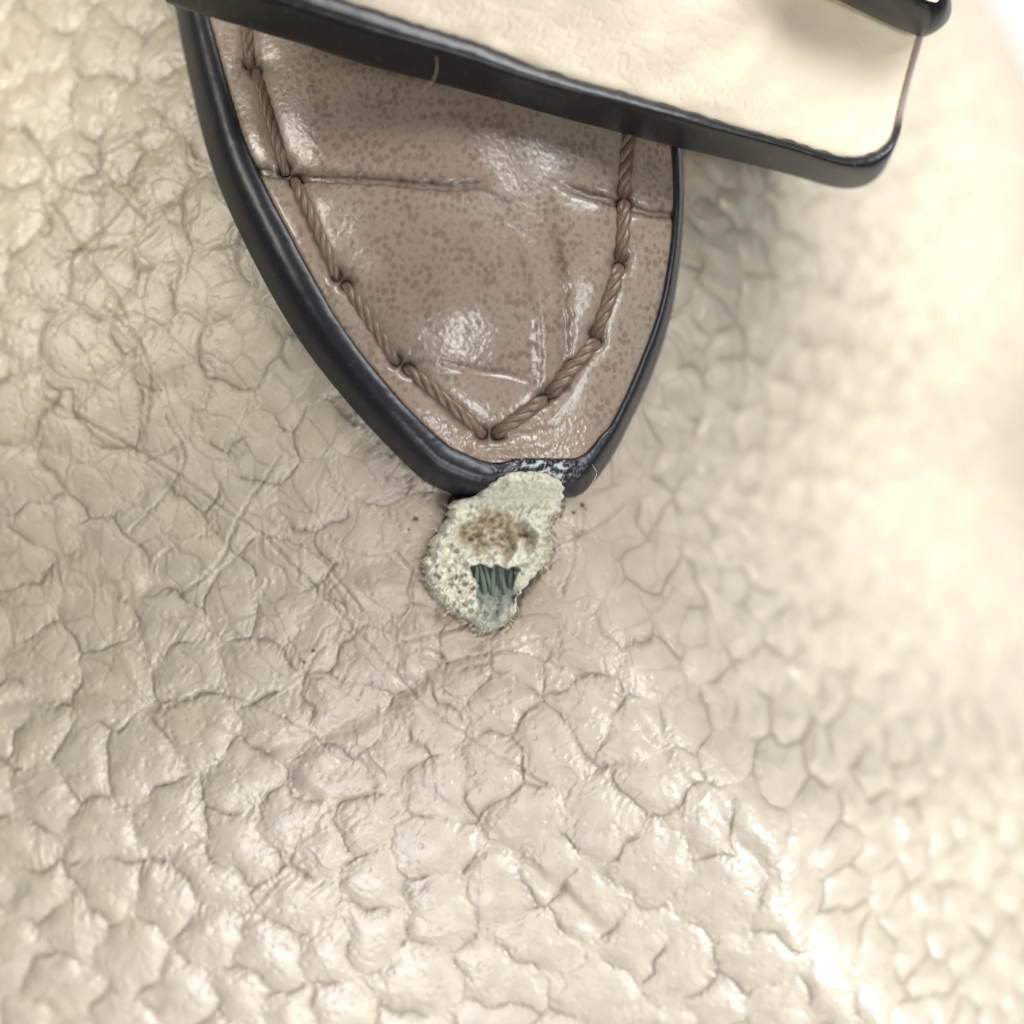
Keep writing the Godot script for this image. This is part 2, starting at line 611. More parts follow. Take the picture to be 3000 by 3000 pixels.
	for q in soot:
		for i in 3:
			var away := absf(rng.randfn()) * 0.8
			marks.append([Vector2(q.x - away * 0.75 + 0.3, q.y - away * 0.7 + 0.2 + rng.randf_range(-0.3, 0.3)), rng.randf_range(0.07, 0.30), 0.02, Color(0.30, 0.25, 0.23), rng.randf_range(0.1, 0.45)])
	for i in 20:
		var q := spot(rng.randf_range(1470, 1590), 1862 + rng.randf_range(0, 55))
		marks.append([Vector2(q.x, q.y), rng.randf_range(0.06, 0.16), -0.02, Color(0.86, 0.79, 0.74), rng.randf_range(0.2, 0.9)])
	for d: Vector3 in [Vector3(890, 1938, 0.15), Vector3(917, 1905, 0.10), Vector3(630, 2225, 0.11), Vector3(1216, 1520, 0.16), Vector3(1196, 1550, 0.08), Vector3(1706, 1480, 0.13), Vector3(1680, 1500, 0.12), Vector3(1715, 1490, 0.1)]:
		var q := spot(d.x, d.y)
		marks.append([Vector2(q.x, q.y), d.z, 0.06, Color(0.22, 0.18, 0.15), 0.85])
	for mk: Array in marks:
		var at: Vector2 = mk[0]
		var r: float = mk[1]
		for j in range(ys_at(ys, at.y + 2.2 * r), ys_at(ys, at.y - 2.2 * r) + 1):
			for i in range(xs.bsearch(at.x - 2.2 * r), mini(xs.bsearch(at.x + 2.2 * r), nx - 1) + 1):
				var q := Vector2(xs[i], ys[j])
				var f := exp(-pow(q.distance_to(at) / r * (1.0 + 0.5 * nfine.get_noise_2d(q.x * 2.0, q.y * 2.0)), 2.0))
				var k := j * nx + i
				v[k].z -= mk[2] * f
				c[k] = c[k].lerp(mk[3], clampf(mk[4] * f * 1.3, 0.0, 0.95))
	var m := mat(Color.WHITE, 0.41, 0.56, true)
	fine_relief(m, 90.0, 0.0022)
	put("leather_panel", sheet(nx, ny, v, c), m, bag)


# ---------------------------------------------------------------- tab

const EDGE_IN := [Vector2(560, -160), Vector2(598, 0), Vector2(652, 202), Vector2(730, 450), Vector2(854, 699), Vector2(994, 947), Vector2(1149, 1149), Vector2(1285, 1285), Vector2(1351, 1326), Vector2(1450, 1358), Vector2(1540, 1340), Vector2(1640, 1345), Vector2(1708, 1336), Vector2(1760, 1280), Vector2(1801, 1227), Vector2(1879, 1056), Vector2(1941, 870), Vector2(1975, 621), Vector2(1969, 411), Vector2(1955, 200), Vector2(1940, -160)]
const EDGE_OUT := [Vector2(465, -160), Vector2(506, 0), Vector2(549, 215), Vector2(620, 490), Vector2(730, 742), Vector2(873, 992), Vector2(1032, 1196), Vector2(1190, 1362), Vector2(1270, 1424), Vector2(1400, 1466), Vector2(1500, 1455), Vector2(1620, 1458), Vector2(1705, 1446), Vector2(1790, 1345), Vector2(1852, 1227), Vector2(1922, 1071), Vector2(1978, 870), Vector2(2004, 621), Vector2(2001, 416), Vector2(1988, 200), Vector2(1973, -160)]
const STITCHES := [
	[Vector2(722, -20), Vector2(730, 185)], [Vector2(748, 205), Vector2(832, 492)], [Vector2(862, 528), Vector2(985, 808)], [Vector2(1012, 832), Vector2(1160, 1056)], [Vector2(1192, 1076), Vector2(1412, 1268)],
	[Vector2(1452, 1268), Vector2(1594, 1166)], [Vector2(1612, 1150), Vector2(1744, 998)], [Vector2(1742, 978), Vector2(1812, 780)], [Vector2(1818, 752), Vector2(1828, 590)], [Vector2(1826, 560), Vector2(1848, 350)], [Vector2(1848, 320), Vector2(1850, 100)],
]
const THICK := 2.5


func rows_of(outline: PackedVector3Array, y: float) -> Vector2:
	var lo := 1e9
	var hi := -1e9
	for i in outline.size():
		var a := outline[i]
		var b := outline[(i + 1) % outline.size()]
		if (a.y <= y) != (b.y <= y):
			var x := lerpf(a.x, b.x, (y - a.y) / (b.y - a.y))
			lo = minf(lo, x)
			hi = maxf(hi, x)
	return Vector2(lo, hi)


# the pieces of a line that come within reach of the height y, two ends each
func pieces(l: PackedVector2Array, y: float, reach: float) -> PackedVector2Array:
	var out := PackedVector2Array()
	for i in l.size() - 1:
		if minf(l[i].y, l[i + 1].y) < y + reach and maxf(l[i].y, l[i + 1].y) > y - reach:
			out.append(l[i])
			out.append(l[i + 1])
	return out


func poly_dist(p: Vector2, l: PackedVector2Array) -> float:
	var best := 900.0
	for i in range(0, l.size(), 2):
		var a := l[i]
		var d := l[i + 1] - a
		best = minf(best, p.distance_squared_to(a + d * clampf((p - a).dot(d) / d.length_squared(), 0.0, 1.0)))
	return sqrt(best)


func flat_line(a: Array, h: float) -> PackedVector2Array:
	var out := PackedVector2Array()
	for q in catmull(pts3(a, h), 3):
		out.append(Vector2(q.x, q.y))
	return out


func tab_height(x: float, y: float) -> float:
	return body(x, y) + THICK - 0.5 * smoothstep(8.0, 3.0, y)


func build_tab(bag: Node3D) -> void:
	var inner := catmull(pts3(EDGE_IN, THICK), 12)
	var outer := catmull(pts3(EDGE_OUT, 0.4), 12)
	var holes := PackedVector2Array()
	var sa := PackedVector2Array()
	var sb := PackedVector2Array()
	for s: Array in STITCHES:
		var a := spot(s[0].x, s[0].y, THICK)
		var b := spot(s[1].x, s[1].y, THICK)
		sa.append(Vector2(a.x, a.y))
		sb.append(Vector2(b.x, b.y))
		holes.append(Vector2(a.x, a.y))
		holes.append(Vector2(b.x, b.y))
	var groove_a := flat_line([Vector2(640, 492), Vector2(760, 500), Vector2(900, 522), Vector2(1100, 534), Vector2(1300, 556), Vector2(1400, 552), Vector2(1475, 542)], THICK)
	var groove_a2 := flat_line([Vector2(1390, 558), Vector2(1440, 575), Vector2(1480, 602)], THICK)
	var groove_b := flat_line([Vector2(1612, 540), Vector2(1700, 565), Vector2(1800, 592), Vector2(1900, 622), Vector2(2010, 636)], THICK)
	var groove_c := flat_line([Vector2(1612, 530), Vector2(1612, 640), Vector2(1640, 800), Vector2(1655, 950), Vector2(1650, 1130)], THICK)
	var ridge_d := flat_line([Vector2(1480, 620), Vector2(1545, 740), Vector2(1580, 900), Vector2(1592, 1060), Vector2(1590, 1140)], THICK)
	var crease_e := flat_line([Vector2(1300, 1062), Vector2(1400, 1088), Vector2(1480, 1098), Vector2(1560, 1122)], THICK)
	var fold_f := flat_line([Vector2(1330, 1325), Vector2(1400, 1290), Vector2(1520, 1275), Vector2(1640, 1262)], THICK)
	var boss3 := spot(1375, 850, THICK)
	var boss := Vector2(boss3.x, boss3.y)
	var spine3 := spot(1500, 400, THICK)
	var nx := 450
	var top := 40.5
	var bottom := spot(1450, 1354, THICK).y
	var ny := 480
	var base := Color(0.590, 0.535, 0.480)
	var warm := Color(0.580, 0.508, 0.460)
	var dark := Color(0.462, 0.402, 0.350)
	var row := func(j: int) -> Array:
		var rv := PackedVector3Array()
		var rc := PackedColorArray()
		rv.resize(nx)
		rc.resize(nx)
		var y := lerpf(top, bottom, float(j) / (ny - 1))
		var lr := rows_of(inner, y)
		if lr.x > lr.y:
			lr = Vector2(-1, 5)
		lr += Vector2(-0.1, 0.06)
		var sewn := PackedVector2Array()
		var near_holes := PackedVector2Array()
		for s in sa.size():
			sewn.append_array(pieces(PackedVector2Array([sa[s], sb[s]]), y, 4.0))
		for o in holes:
			if absf(o.y - y) < 4.0:
				near_holes.append(o)
		var ga := pieces(groove_a, y, 2.2)
		var ga2 := pieces(groove_a2, y, 1.5)
		var gb := pieces(groove_b, y, 2.2)
		var gc := pieces(groove_c, y, 1.5)
		var rd := pieces(ridge_d, y, 1.8)
		var ce := pieces(crease_e, y, 1.2)
		var ff := pieces(fold_f, y, 2.2)
		for i in nx:
			var x := lerpf(lr.x, lr.y, float(i) / (nx - 1))
			var q := Vector2(x, y)
			var h := 0.0
			# the sewn line and its needle holes
			var ds := poly_dist(q, sewn)
			var dh := 900.0
			for o in near_holes:
				dh = minf(dh, q.distance_squared_to(o))
			dh = sqrt(dh)
			h -= 0.20 * exp(-(ds / 0.60) * (ds / 0.60)) + 0.85 * exp(-(dh / 0.46) * (dh / 0.46)) + 0.30 * exp(-dh / 0.9)
			var edge := minf(x - lr.x, lr.y - x)
			var inside := smoothstep(1.6, 5.0, edge)
			h += 0.30 * inside * (1.0 - exp(-ds / 2.2))
			h += 0.10 * (1.0 - exp(-edge / 0.5)) - 0.22 * exp(-maxf(edge - 0.1, 0.0) / 0.12)
			# embossed scales
			var wob := 0.07 * nmid.get_noise_2d(x * 0.9, y * 0.9)
			var groove_shade := 0.0  # shade of the embossed grooves, put into the colour
			if y > 20.0:
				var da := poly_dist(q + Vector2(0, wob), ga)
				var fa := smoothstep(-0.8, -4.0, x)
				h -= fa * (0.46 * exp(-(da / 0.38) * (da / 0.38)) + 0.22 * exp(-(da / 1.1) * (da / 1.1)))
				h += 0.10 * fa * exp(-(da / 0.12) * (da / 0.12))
				groove_shade = fa * maxf(exp(-((da - 0.24) / 0.12) * ((da - 0.24) / 0.12)), 0.4 * exp(-(da / 0.4) * (da / 0.4)))
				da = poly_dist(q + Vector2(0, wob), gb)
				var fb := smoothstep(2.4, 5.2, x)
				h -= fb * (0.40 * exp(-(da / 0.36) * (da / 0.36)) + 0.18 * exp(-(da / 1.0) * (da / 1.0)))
				groove_shade = maxf(groove_shade, fb * maxf(exp(-((da - 0.22) / 0.12) * ((da - 0.22) / 0.12)), 0.4 * exp(-(da / 0.4) * (da / 0.4))))
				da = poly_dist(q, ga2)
				groove_shade = maxf(groove_shade, 0.8 * exp(-(da / 0.2) * (da / 0.2)))
				h -= 0.015 * exp(-(da / 0.28) * (da / 0.28))
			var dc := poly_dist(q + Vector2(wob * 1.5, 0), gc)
			var fc := smoothstep(23.0, 18.0, y)
			h -= 0.42 * fc * exp(-(dc / 0.45) * (dc / 0.45))
			groove_shade = maxf(groove_shade, 0.55 * fc * exp(-(dc / 0.35) * (dc / 0.35)) * (0.6 + 0.6 * nmid.get_noise_2d(x, y)))
			var dd := poly_dist(q + Vector2(wob, 0), rd)
			h += 0.30 * smoothstep(21.0, 15.0, y) * exp(-(dd / 0.6) * (dd / 0.6))
			# the raised scale above the sewn point
			var up := q.y - boss.y
			var lat := exp(-pow((q.x - boss.x + 0.2) / 6.5, 2.0))
			h += 1.35 * lat * lerpf(0.5, 1.0, smoothstep(13.0, 0.0, up)) * clampf(1.0 - 0.30 * hinge(-up - 1.5, 1.0) / 1.35, 0.0, 1.0)
			if y < 16.0:
				var de := poly_dist(q, ce)
				h -= 0.14 * exp(-(de / 0.22) * (de / 0.22))
				var df := poly_dist(q + Vector2(0, wob), ff)
				var ends := smoothstep(-4.2, -2.6, x) * smoothstep(4.4, 1.5, x)
				h -= 0.16 * ends * exp(-(df / 0.34) * (df / 0.34))
				h += 0.14 * ends * exp(-((df - 0.7) / 0.5) * ((df - 0.7) / 0.5))
			# fine wrinkles, stronger on the spine and on the raised scale's lower slope
			var spine := exp(-pow((x - spine3.x - (y - spine3.y) * -0.10) / 2.4, 2.0))
			var glint := exp(-pow((x - boss.x + 0.3) / 4.4, 2.0) - pow((y - boss.y + 3.6) / 2.4, 2.0))
			var low := smoothstep(8.5, 5.0, y)
			var rough := 0.25 + 0.22 * spine + 0.28 * glint + 0.9 * low
			h += rough * (0.020 * nfine.get_noise_2d(x * 1.6, y * 1.6) + 0.014 * nridge.get_noise_2d(x * 1.5 + y * 0.5, y * 0.8) + 0.012 * nfine.get_noise_2d(x * 3.6, y * 3.0))
			h += 0.05 * nlow.get_noise_2d(x * 0.25, y * 0.25)
			rv[i] = Vector3(x, y, tab_height(x, y) + h)
			# mottled dye: small dark freckles
			var f := npore.get_noise_2d(x * 1.95 + 0.10 * nmid.get_noise_2d(x * 2.0, y * 2.0), y * 1.65 + 0.12 * nmid.get_noise_2d(x * 2.0 + 20.0, y * 2.0)) + 1.0
			var many := clampf(0.5 + 0.9 * nlow.get_noise_2d(x * 0.35, y * 0.35 + 12.0) + 0.5 * nmid.get_noise_2d(x * 0.7, y * 0.7), 0.0, 1.0)
			var sp := (1.0 - smoothstep(0.10 + 0.14 * many, 0.36 + 0.16 * many, f)) * (0.35 + 0.40 * many) * (1.0 - 0.6 * low) * (0.35 + 0.65 * smoothstep(0.4, 1.3, ds))
			var col := base.lerp(warm, clampf(0.45 + 0.8 * nlow.get_noise_2d(x * 0.11 + 5.0, y * 0.11) + 0.5 * low, 0.0, 1.0))
			col = col.lerp(dark, sp)
			var g := 1.0 + 0.04 * nfine.get_noise_2d(x * 2.5, y * 2.5) - 0.65 * exp(-(dh / 0.48) * (dh / 0.48)) - 0.20 * exp(-(ds / 0.42) * (ds / 0.42)) - 0.26 * groove_shade  # needle holes and grooves darkened in the colour as painted shade
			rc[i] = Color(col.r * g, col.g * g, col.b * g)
		return [rv, rc]
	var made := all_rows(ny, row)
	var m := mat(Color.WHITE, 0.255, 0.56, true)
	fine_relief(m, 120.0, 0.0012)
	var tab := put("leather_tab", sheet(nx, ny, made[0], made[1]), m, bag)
	# black painted edge
	for i in inner.size():
		inner[i].z = tab_height(inner[i].x, inner[i].y) - 0.02
		outer[i].z = body(outer[i].x, outer[i].y) + 0.1
	inner = fuzzy(inner, 0.02)
	var pr := PackedVector2Array([Vector2(-0.02, -0.35), Vector2(-0.01, 0.0), Vector2(0.05, 0.30), Vector2(0.15, 0.66), Vector2(0.30, 1.07), Vector2(0.45, 1.28), Vector2(0.60, 1.24), Vector2(0.75, 1.0), Vector2(0.90, 0.56), Vector2(1.0, 0.05), Vector2(0.97, -0.6)])
	var black := Color(0.128, 0.133, 0.155)
	var tip := spot(1585, 1385, 1.5)
	var paint := func(p: Vector3, _s: float, _t: float) -> Color:
		var near := exp(-pow((p.x - tip.x) / 2.6, 2.0) - pow((p.y - tip.y) / 1.3, 2.0))
		var scuff := smoothstep(0.35, 0.6, nfine.get_noise_2d(p.x * 1.2, p.y * 2.2) * 0.9 + 0.3 * nmid.get_noise_2d(p.x * 3.0, p.y * 3.0) + near * 0.40)
		var fleck := smoothstep(0.62, 0.8, nfine.get_noise_2d(p.x * 2.4 + 31.0, p.y * 2.4)) * 0.15
		return black.lerp(Color(0.72, 0.74, 0.76), clampf(scuff * smoothstep(0.2, 0.7, near) + fleck, 0.0, 1.0))
	var em := mat(Color.WHITE, 0.38, 0.55, true)
	fine_relief(em, 70.0, 0.0006)
	var e := put("edge_coating", band(dense(inner, 4), dense(outer, 4), dense2(pr, 3), paint, 0.016, 0.0, Vector2(tip.x, tip.y)), em, tab)
	e.set_meta("label", "black painted edge of the tab, scuffed white at the tip")
	# stitches
	var tm := mat(Color(0.43, 0.355, 0.29), 0.42, 0.6)
	tm.rim_enabled = true
	tm.rim = 0.4
	for s in sa.size():
		stitch(sa[s], sb[s], s >= 5, tm, tab)


func fuzzy(l: PackedVector3Array, by: float) -> PackedVector3Array:
	for i in l.size():
		l[i] += Vector3(nmid.get_noise_2d(i * 0.9, 3.0), nmid.get_noise_2d(i * 0.9, 9.0), 0) * by
	return l


func dense(l: PackedVector3Array, per: int) -> PackedVector3Array:
	return catmull(l, per)


func dense2(l: PackedVector2Array, per: int) -> PackedVector2Array:
	var out := PackedVector2Array()
	for i in l.size() - 1:
		for k in per:
			out.append(l[i].cubic_interpolate(l[i + 1], l[maxi(i - 1, 0)], l[mini(i + 2, l.size() - 1)], float(k) / per))
	out.append(l[l.size() - 1])
	return out


# one stitch: three twisted plies that rise out of one needle hole and dive into the next
func stitch(a: Vector2, b: Vector2, thick: bool, m: Material, parent: Node) -> void:
	var st := SurfaceTool.new()
	st.begin(Mesh.PRIMITIVE_TRIANGLES)
	var n := 60
	var round_ := 10
	var dir := (b - a).normalized()
	var side := Vector3(-dir.y, dir.x, 0)
	var base := 0
	var reach := a.distance_to(b)
	var rad := (0.31 if thick else 0.26) * rng.randf_range(0.92, 1.08)
	var lift := rng.randf_range(-0.02, 0.10)
	var bow := rng.randf_range(-0.12, 0.12)
	for ply in 3:
		var path := PackedVector3Array()
		for i in n + 1:
			var t := float(i) / n
			var q := a.lerp(b, lerpf(-0.03, 1.03, t))
			var up := 1.0 - pow(absf(2.0 * t - 1.0), 5.0)
			var z := tab_height(q.x, q.y) - 1.05 + up * 1.02 + lift * up
			var ang := t * reach * 1.9 + ply * TAU / 3.0
			var spread := rad * 0.85 * (0.55 + 0.45 * up)
			path.append(Vector3(q.x, q.y, z) + side * (cos(ang) * spread + bow * sin(t * PI) + 0.03 * nmid.get_noise_2d(t * 9.0, ply * 7.0 + a.x)) + Vector3(0, 0, sin(ang) * spread * 0.8))
		for i in n + 1:
			var f := (path[mini(i + 1, n)] - path[maxi(i - 1, 0)]).normalized()
			var s := f.cross(Vector3(0, 0, 1)).normalized()
			var u := s.cross(f)
			for k in round_:
				var w := TAU * k / round_
				var nn := s * cos(w) + u * sin(w)
				var r := rad * (1.0 + 0.10 * sin(w * 4.0 + i * 0.35))
				st.set_normal(nn)
				st.add_vertex((path[i] + nn * r) * MM)
		for i in n:
			for k in round_:
				var k2 := (k + 1) % round_
				var p0 := base + i * round_ + k
				var p1 := base + i * round_ + k2
				for x in [p0, p1, p0 + round_, p1, p1 + round_, p0 + round_]:
					st.add_index(x)
		base += (n + 1) * round_
	# fuzz: loose hairs of the thread
	for f in 7:
		var t := rng.randf_range(0.1, 0.9)
		var q := a.lerp(b, t)
		var p0 := Vector3(q.x, q.y, tab_height(q.x, q.y) - 0.05)
		var way := Vector3(dir.x, dir.y, 0).rotated(Vector3.BACK, rng.randf_range(-0.9, 0.9)) * rng.randf_range(0.4, 1.1) * (1.0 if rng.randf() < 0.5 else -1.0)
		var p1 := p0 + way + Vector3(0, 0, rng.randf_range(0.05, 0.3))
		var w := way.cross(Vector3.BACK).normalized() * 0.018
		var at := base + f * 6
		for e in [p0 - w, p0 + w, p0 + Vector3(0, 0, 0.03), p1 - w * 0.3, p1 + w * 0.3, p1 + Vector3(0, 0, 0.01)]:
			st.set_normal(Vector3.BACK)
			st.add_vertex(e * MM)
		for x in [0, 3, 2, 2, 3, 5, 2, 5, 4, 2, 4, 1]:
			st.add_index(at + x)
	put("stitch", st.commit(), m, parent)


# ---------------------------------------------------------------- the worn tip

const TORN := [Vector2(1484, 1386), Vector2(1559, 1380), Vector2(1638, 1402), Vector2(1650, 1448), Vector2(1640, 1495), Vector2(1612, 1523), Vector2(1615, 1569), Vector2(1620, 1606), Vector2(1598, 1658), Vector2(1554, 1700), Vector2(1517, 1755), Vector2(1503, 1811), Vector2(1466, 1838), Vector2(1415, 1853), Vector2(1363, 1816), Vector2(1303, 1779), Vector2(1247, 1709), Vector2(1238, 1658), Vector2(1256, 1592), Vector2(1303, 1523), Vector2(1317, 1476), Vector2(1396, 1448), Vector2(1442, 1415)]


func torn_lift(py: float) -> float:
	# from the bag up on to the painted edge
	return lerpf(0.35, 2.6, smoothstep(1495.0, 1400.0, py)) + 0.35 * exp(-pow((py - 1520.0) / 40.0, 2.0))


func build_torn(bag: Node3D) -> void:
	var closed := TORN.duplicate()
	closed.append(TORN[0])
	var outline := PackedVector3Array()
	for q: Vector2 in closed:
		outline.append(spot(q.x, q.y, torn_lift(q.y)))
	outline = catmull(outline, 6)
	var hi := -1e9
	var lo := 1e9
	for q in outline:
		hi = maxf(hi, q.y)
		lo = minf(lo, q.y)
	var nx := 150
	var ny := 190
	var v := PackedVector3Array()
	var c := PackedColorArray()
	v.resize(nx * ny)
	c.resize(nx * ny)
	var pale := Color(0.765, 0.752, 0.690)
	var brown := Color(0.50, 0.43, 0.345)
	var green := Color(0.46, 0.485, 0.445)
	for j in ny:
		var y := lerpf(hi - 0.02, lo + 0.02, float(j) / (ny - 1))
		var lr := rows_of(outline, y)
		var jag := Vector2(0.16 * nfine.get_noise_2d(3.0, y * 1.6) + 0.07 * nfine.get_noise_2d(6.0, y * 2.6), 0.18 * nfine.get_noise_2d(33.0, y * 1.6) + 0.07 * nfine.get_noise_2d(36.0, y * 2.6))
		lr += jag * smoothstep(0.0, 0.5, minf(hi - y, y - lo))
		for i in nx:
			var x := lerpf(lr.x, lr.y, float(i) / (nx - 1))
			# back to the measured place, for the marks on it
			var zz := body(x, y)
			var px := x * CAM / (CAM - zz - 0.7) * 40.0 + 1500.0
			var py := 1500.0 - y * CAM / (CAM - zz - 0.7) * 40.0
			var edge := minf(minf(x - lr.x, lr.y - x) * 0.9, minf(hi - y, y - lo))
			var h := torn_lift(py) + 0.30
			var rim := 1.0 - exp(-edge / 0.28)
			h = lerpf(h - (0.85 if py > 1470.0 else 0.45), h, rim)
			# the hollow worn in its middle
			var wn := 40.0 * nmid.get_noise_2d(x * 0.5, y * 0.5)
			var pit := 1.0 - smoothstep(0.55, 1.25, Vector2((px - 1440.0 + wn) / 108.0, (py - 1565.0 + wn * 0.6) / 66.0).length())
			h -= 1.15 * pit
			h += 0.35 * exp(-pow((edge - 0.75) / 0.5, 2.0)) * smoothstep(1440.0, 1520.0, py)
			# the shelf over the opening where the filler shows
			var wob := 12.0 * nfine.get_noise_2d(x * 1.2, y * 1.2)
			var open := smoothstep(1378.0, 1392.0, px + wob - (py - 1665.0) * 0.16) * smoothstep(1522.0, 1505.0, px + wob + (py - 1665.0) * 0.10) * smoothstep(1655.0, 1668.0, py + wob) * smoothstep(1835.0, 1770.0, py + wob)
			var deep := open * lerpf(1.0, 0.4, smoothstep(1700.0, 1820.0, py))
			h -= 1.05 * deep
			# crumbly surface
			var cr := ncell.get_noise_2d(x * 1.7, y * 1.7) + 1.0
			var hole := 1.0 - smoothstep(0.12, 0.38, npore.get_noise_2d(x * 1.1 + 4.0 + 0.3 * nfine.get_noise_2d(x, y), y * 1.4) + 1.0)
			hole *= smoothstep(0.0, 0.5, nmid.get_noise_2d(x * 0.45 + 15.0, y * 0.45) + 0.15)
			var wild := 0.6 + 0.7 * smoothstep(1540.0, 1640.0, py) * smoothstep(1440.0, 1380.0, px)
			h += wild * (0.22 * minf(cr, 0.7) + 0.20 * nfine.get_noise_2d(x * 0.9, y * 0.9) + 0.10 * nfine.get_noise_2d(x * 1.6, y * 1.6) + 0.06 * nfine.get_noise_2d(x * 3.4, y * 3.4)) * (1.0 - 0.6 * deep)
			h -= 0.22 * hole * wild
			v[j * nx + i] = Vector3(x, y, zz + h)
			var stain_shade := pit * (0.65 + 0.5 * nfine.get_noise_2d(x * 1.3, y * 2.0))  # brown of the hollow, also standing in for its shade
			var dirt := smoothstep(0.25, 0.6, nfine.get_noise_2d(x * 1.2 + 60.0, y * 1.2)) * 0.28 * smoothstep(1430.0, 1500.0, py)
			var right := smoothstep(1570.0, 1610.0, px) * smoothstep(1500.0, 1560.0, py) * (0.5 + 0.5 * nfine.get_noise_2d(x * 1.8, y * 1.8 + 4.0)) * 0.8
			var col := pale.lerp(brown, clampf(maxf(stain_shade, maxf(dirt, right)), 0.0, 1.0))
			col = col.lerp(green, clampf(deep * 1.3 + 0.5 * smoothstep(1770.0, 1830.0, py), 0.0, 1.0))
			var g := 1.0 - 0.12 * hole + 0.08 * nfine.get_noise_2d(x * 3.0, y * 3.0)
			c[j * nx + i] = Color(col.r * g, col.g * g, col.b * g)
	var m := mat(Color.WHITE, 0.85, 0.3, true)
	fine_relief(m, 160.0, 0.006)
	var o := put("torn_filler", sheet(nx, ny, v, c), m, bag)
	o.set_meta("label", "pale crumbling filler bared at the worn tip of the tab")
	# cords of the filler in the opening
	var cords := [[1390.0, 1664.0, 1728.0, 7.5], [1407.0, 1668.0, 1752.0, 8.0], [1425.0, 1666.0, 1745.0, 7.0], [1441.0, 1662.0, 1758.0, 8.0], [1458.0, 1668.0, 1730.0, 7.0], [1474.0, 1664.0, 1765.0, 8.0], [1491.0, 1668.0, 1722.0, 8.5], [1508.0, 1670.0, 1712.0, 8.0]]
	var fm := mat(Color(0.37, 0.405, 0.37), 0.75, 0.3)
	for q: Array in cords:
		var path := PackedVector3Array()
		for i in 9:
			var t := i / 8.0
			var s := spot(q[0] + 5.0 * sin(t * 3.0 + q[0]) + t * 10.0, lerpf(q[1] - 12.0, q[2], t), 0.0)
			s.z += -0.10 + 0.16 * sin(t * PI) - 0.25 * t * t
			path.append(s)
		put("filler_cord", tube(path, q[3] / 40.0, 0.55), fm, o)
	# loose fibres round the tear
	var lm := mat(Color(0.78, 0.77, 0.70), 0.8, 0.3)
	for k in 22:
		var q := outline[rng.randi_range(0, outline.size() - 1)]
		var mid := spot(1440, 1620, 0.6)
		var inwards := (Vector2(mid.x, mid.y) - Vector2(q.x, q.y)).normalized()
		var p := Vector3(q.x, q.y, q.z + 0.25) + Vector3(inwards.x, inwards.y, 0) * rng.randf_range(0.0, 0.5)
		var way := Vector3(-inwards.x, -inwards.y, 0).rotated(Vector3.BACK, rng.randf_range(-1.4, 1.4)) * rng.randf_range(0.12, 0.3)
		var path := PackedVector3Array()
		for i in 4:
			path.append(p)
			p += way + Vector3(0, 0, rng.randf_range(-0.12, 0.08))
			way = way.rotated(Vector3.BACK, rng.randf_range(-0.5, 0.5))
		put("loose_fibre", tube(path, rng.randf_range(0.02, 0.035), 0.4, 5, 3), lm, o)


func tube(path: PackedVector3Array, r: float, ends := 1.0, rounds := 8, soft := 4) -> ArrayMesh:
	var p := catmull(path, soft)
	var st := SurfaceTool.new()
	st.begin(Mesh.PRIMITIVE_TRIANGLES)
	var n := p.size()
	for i in n:
		var f := (p[mini(i + 1, n - 1)] - p[maxi(i - 1, 0)]).normalized()
		var s := f.cross(Vector3(0.1, 0.2, 1)).normalized()
		var u := s.cross(f)
		var t := float(i) / (n - 1)
		var rr := r * lerpf(ends, 1.0, pow(sin(t * PI), 0.6))
		for k in rounds:
			var w := TAU * k / rounds
			var nn := s * cos(w) + u * sin(w)
			st.set_normal(nn)
			st.add_vertex((p[i] + nn * rr) * MM)
	for i in n - 1:
		for k in rounds:
			var k2 := (k + 1) % rounds
			for x in [i * rounds + k, i * rounds + k2, (i + 1) * rounds + k, i * rounds + k2, (i + 1) * rounds + k2, (i + 1) * rounds + k]:
				st.add_index(x)
	return st.commit()


# ---------------------------------------------------------------- straps

func strap_z(x: float, y: float) -> float:
	return 6.2 - 0.52 * hinge(x - 12.0, 6.0) - 0.05 * x + 0.10 * (y - 25.0)


func strap_spot(q: Vector2, h := 0.0) -> Vector3:
	var z := 4.0
	for i in 6:
		var s := spot_z(q.x, q.y, z)
		z = strap_z(s.x, s.y) + h
	return spot_z(q.x, q.y, z)


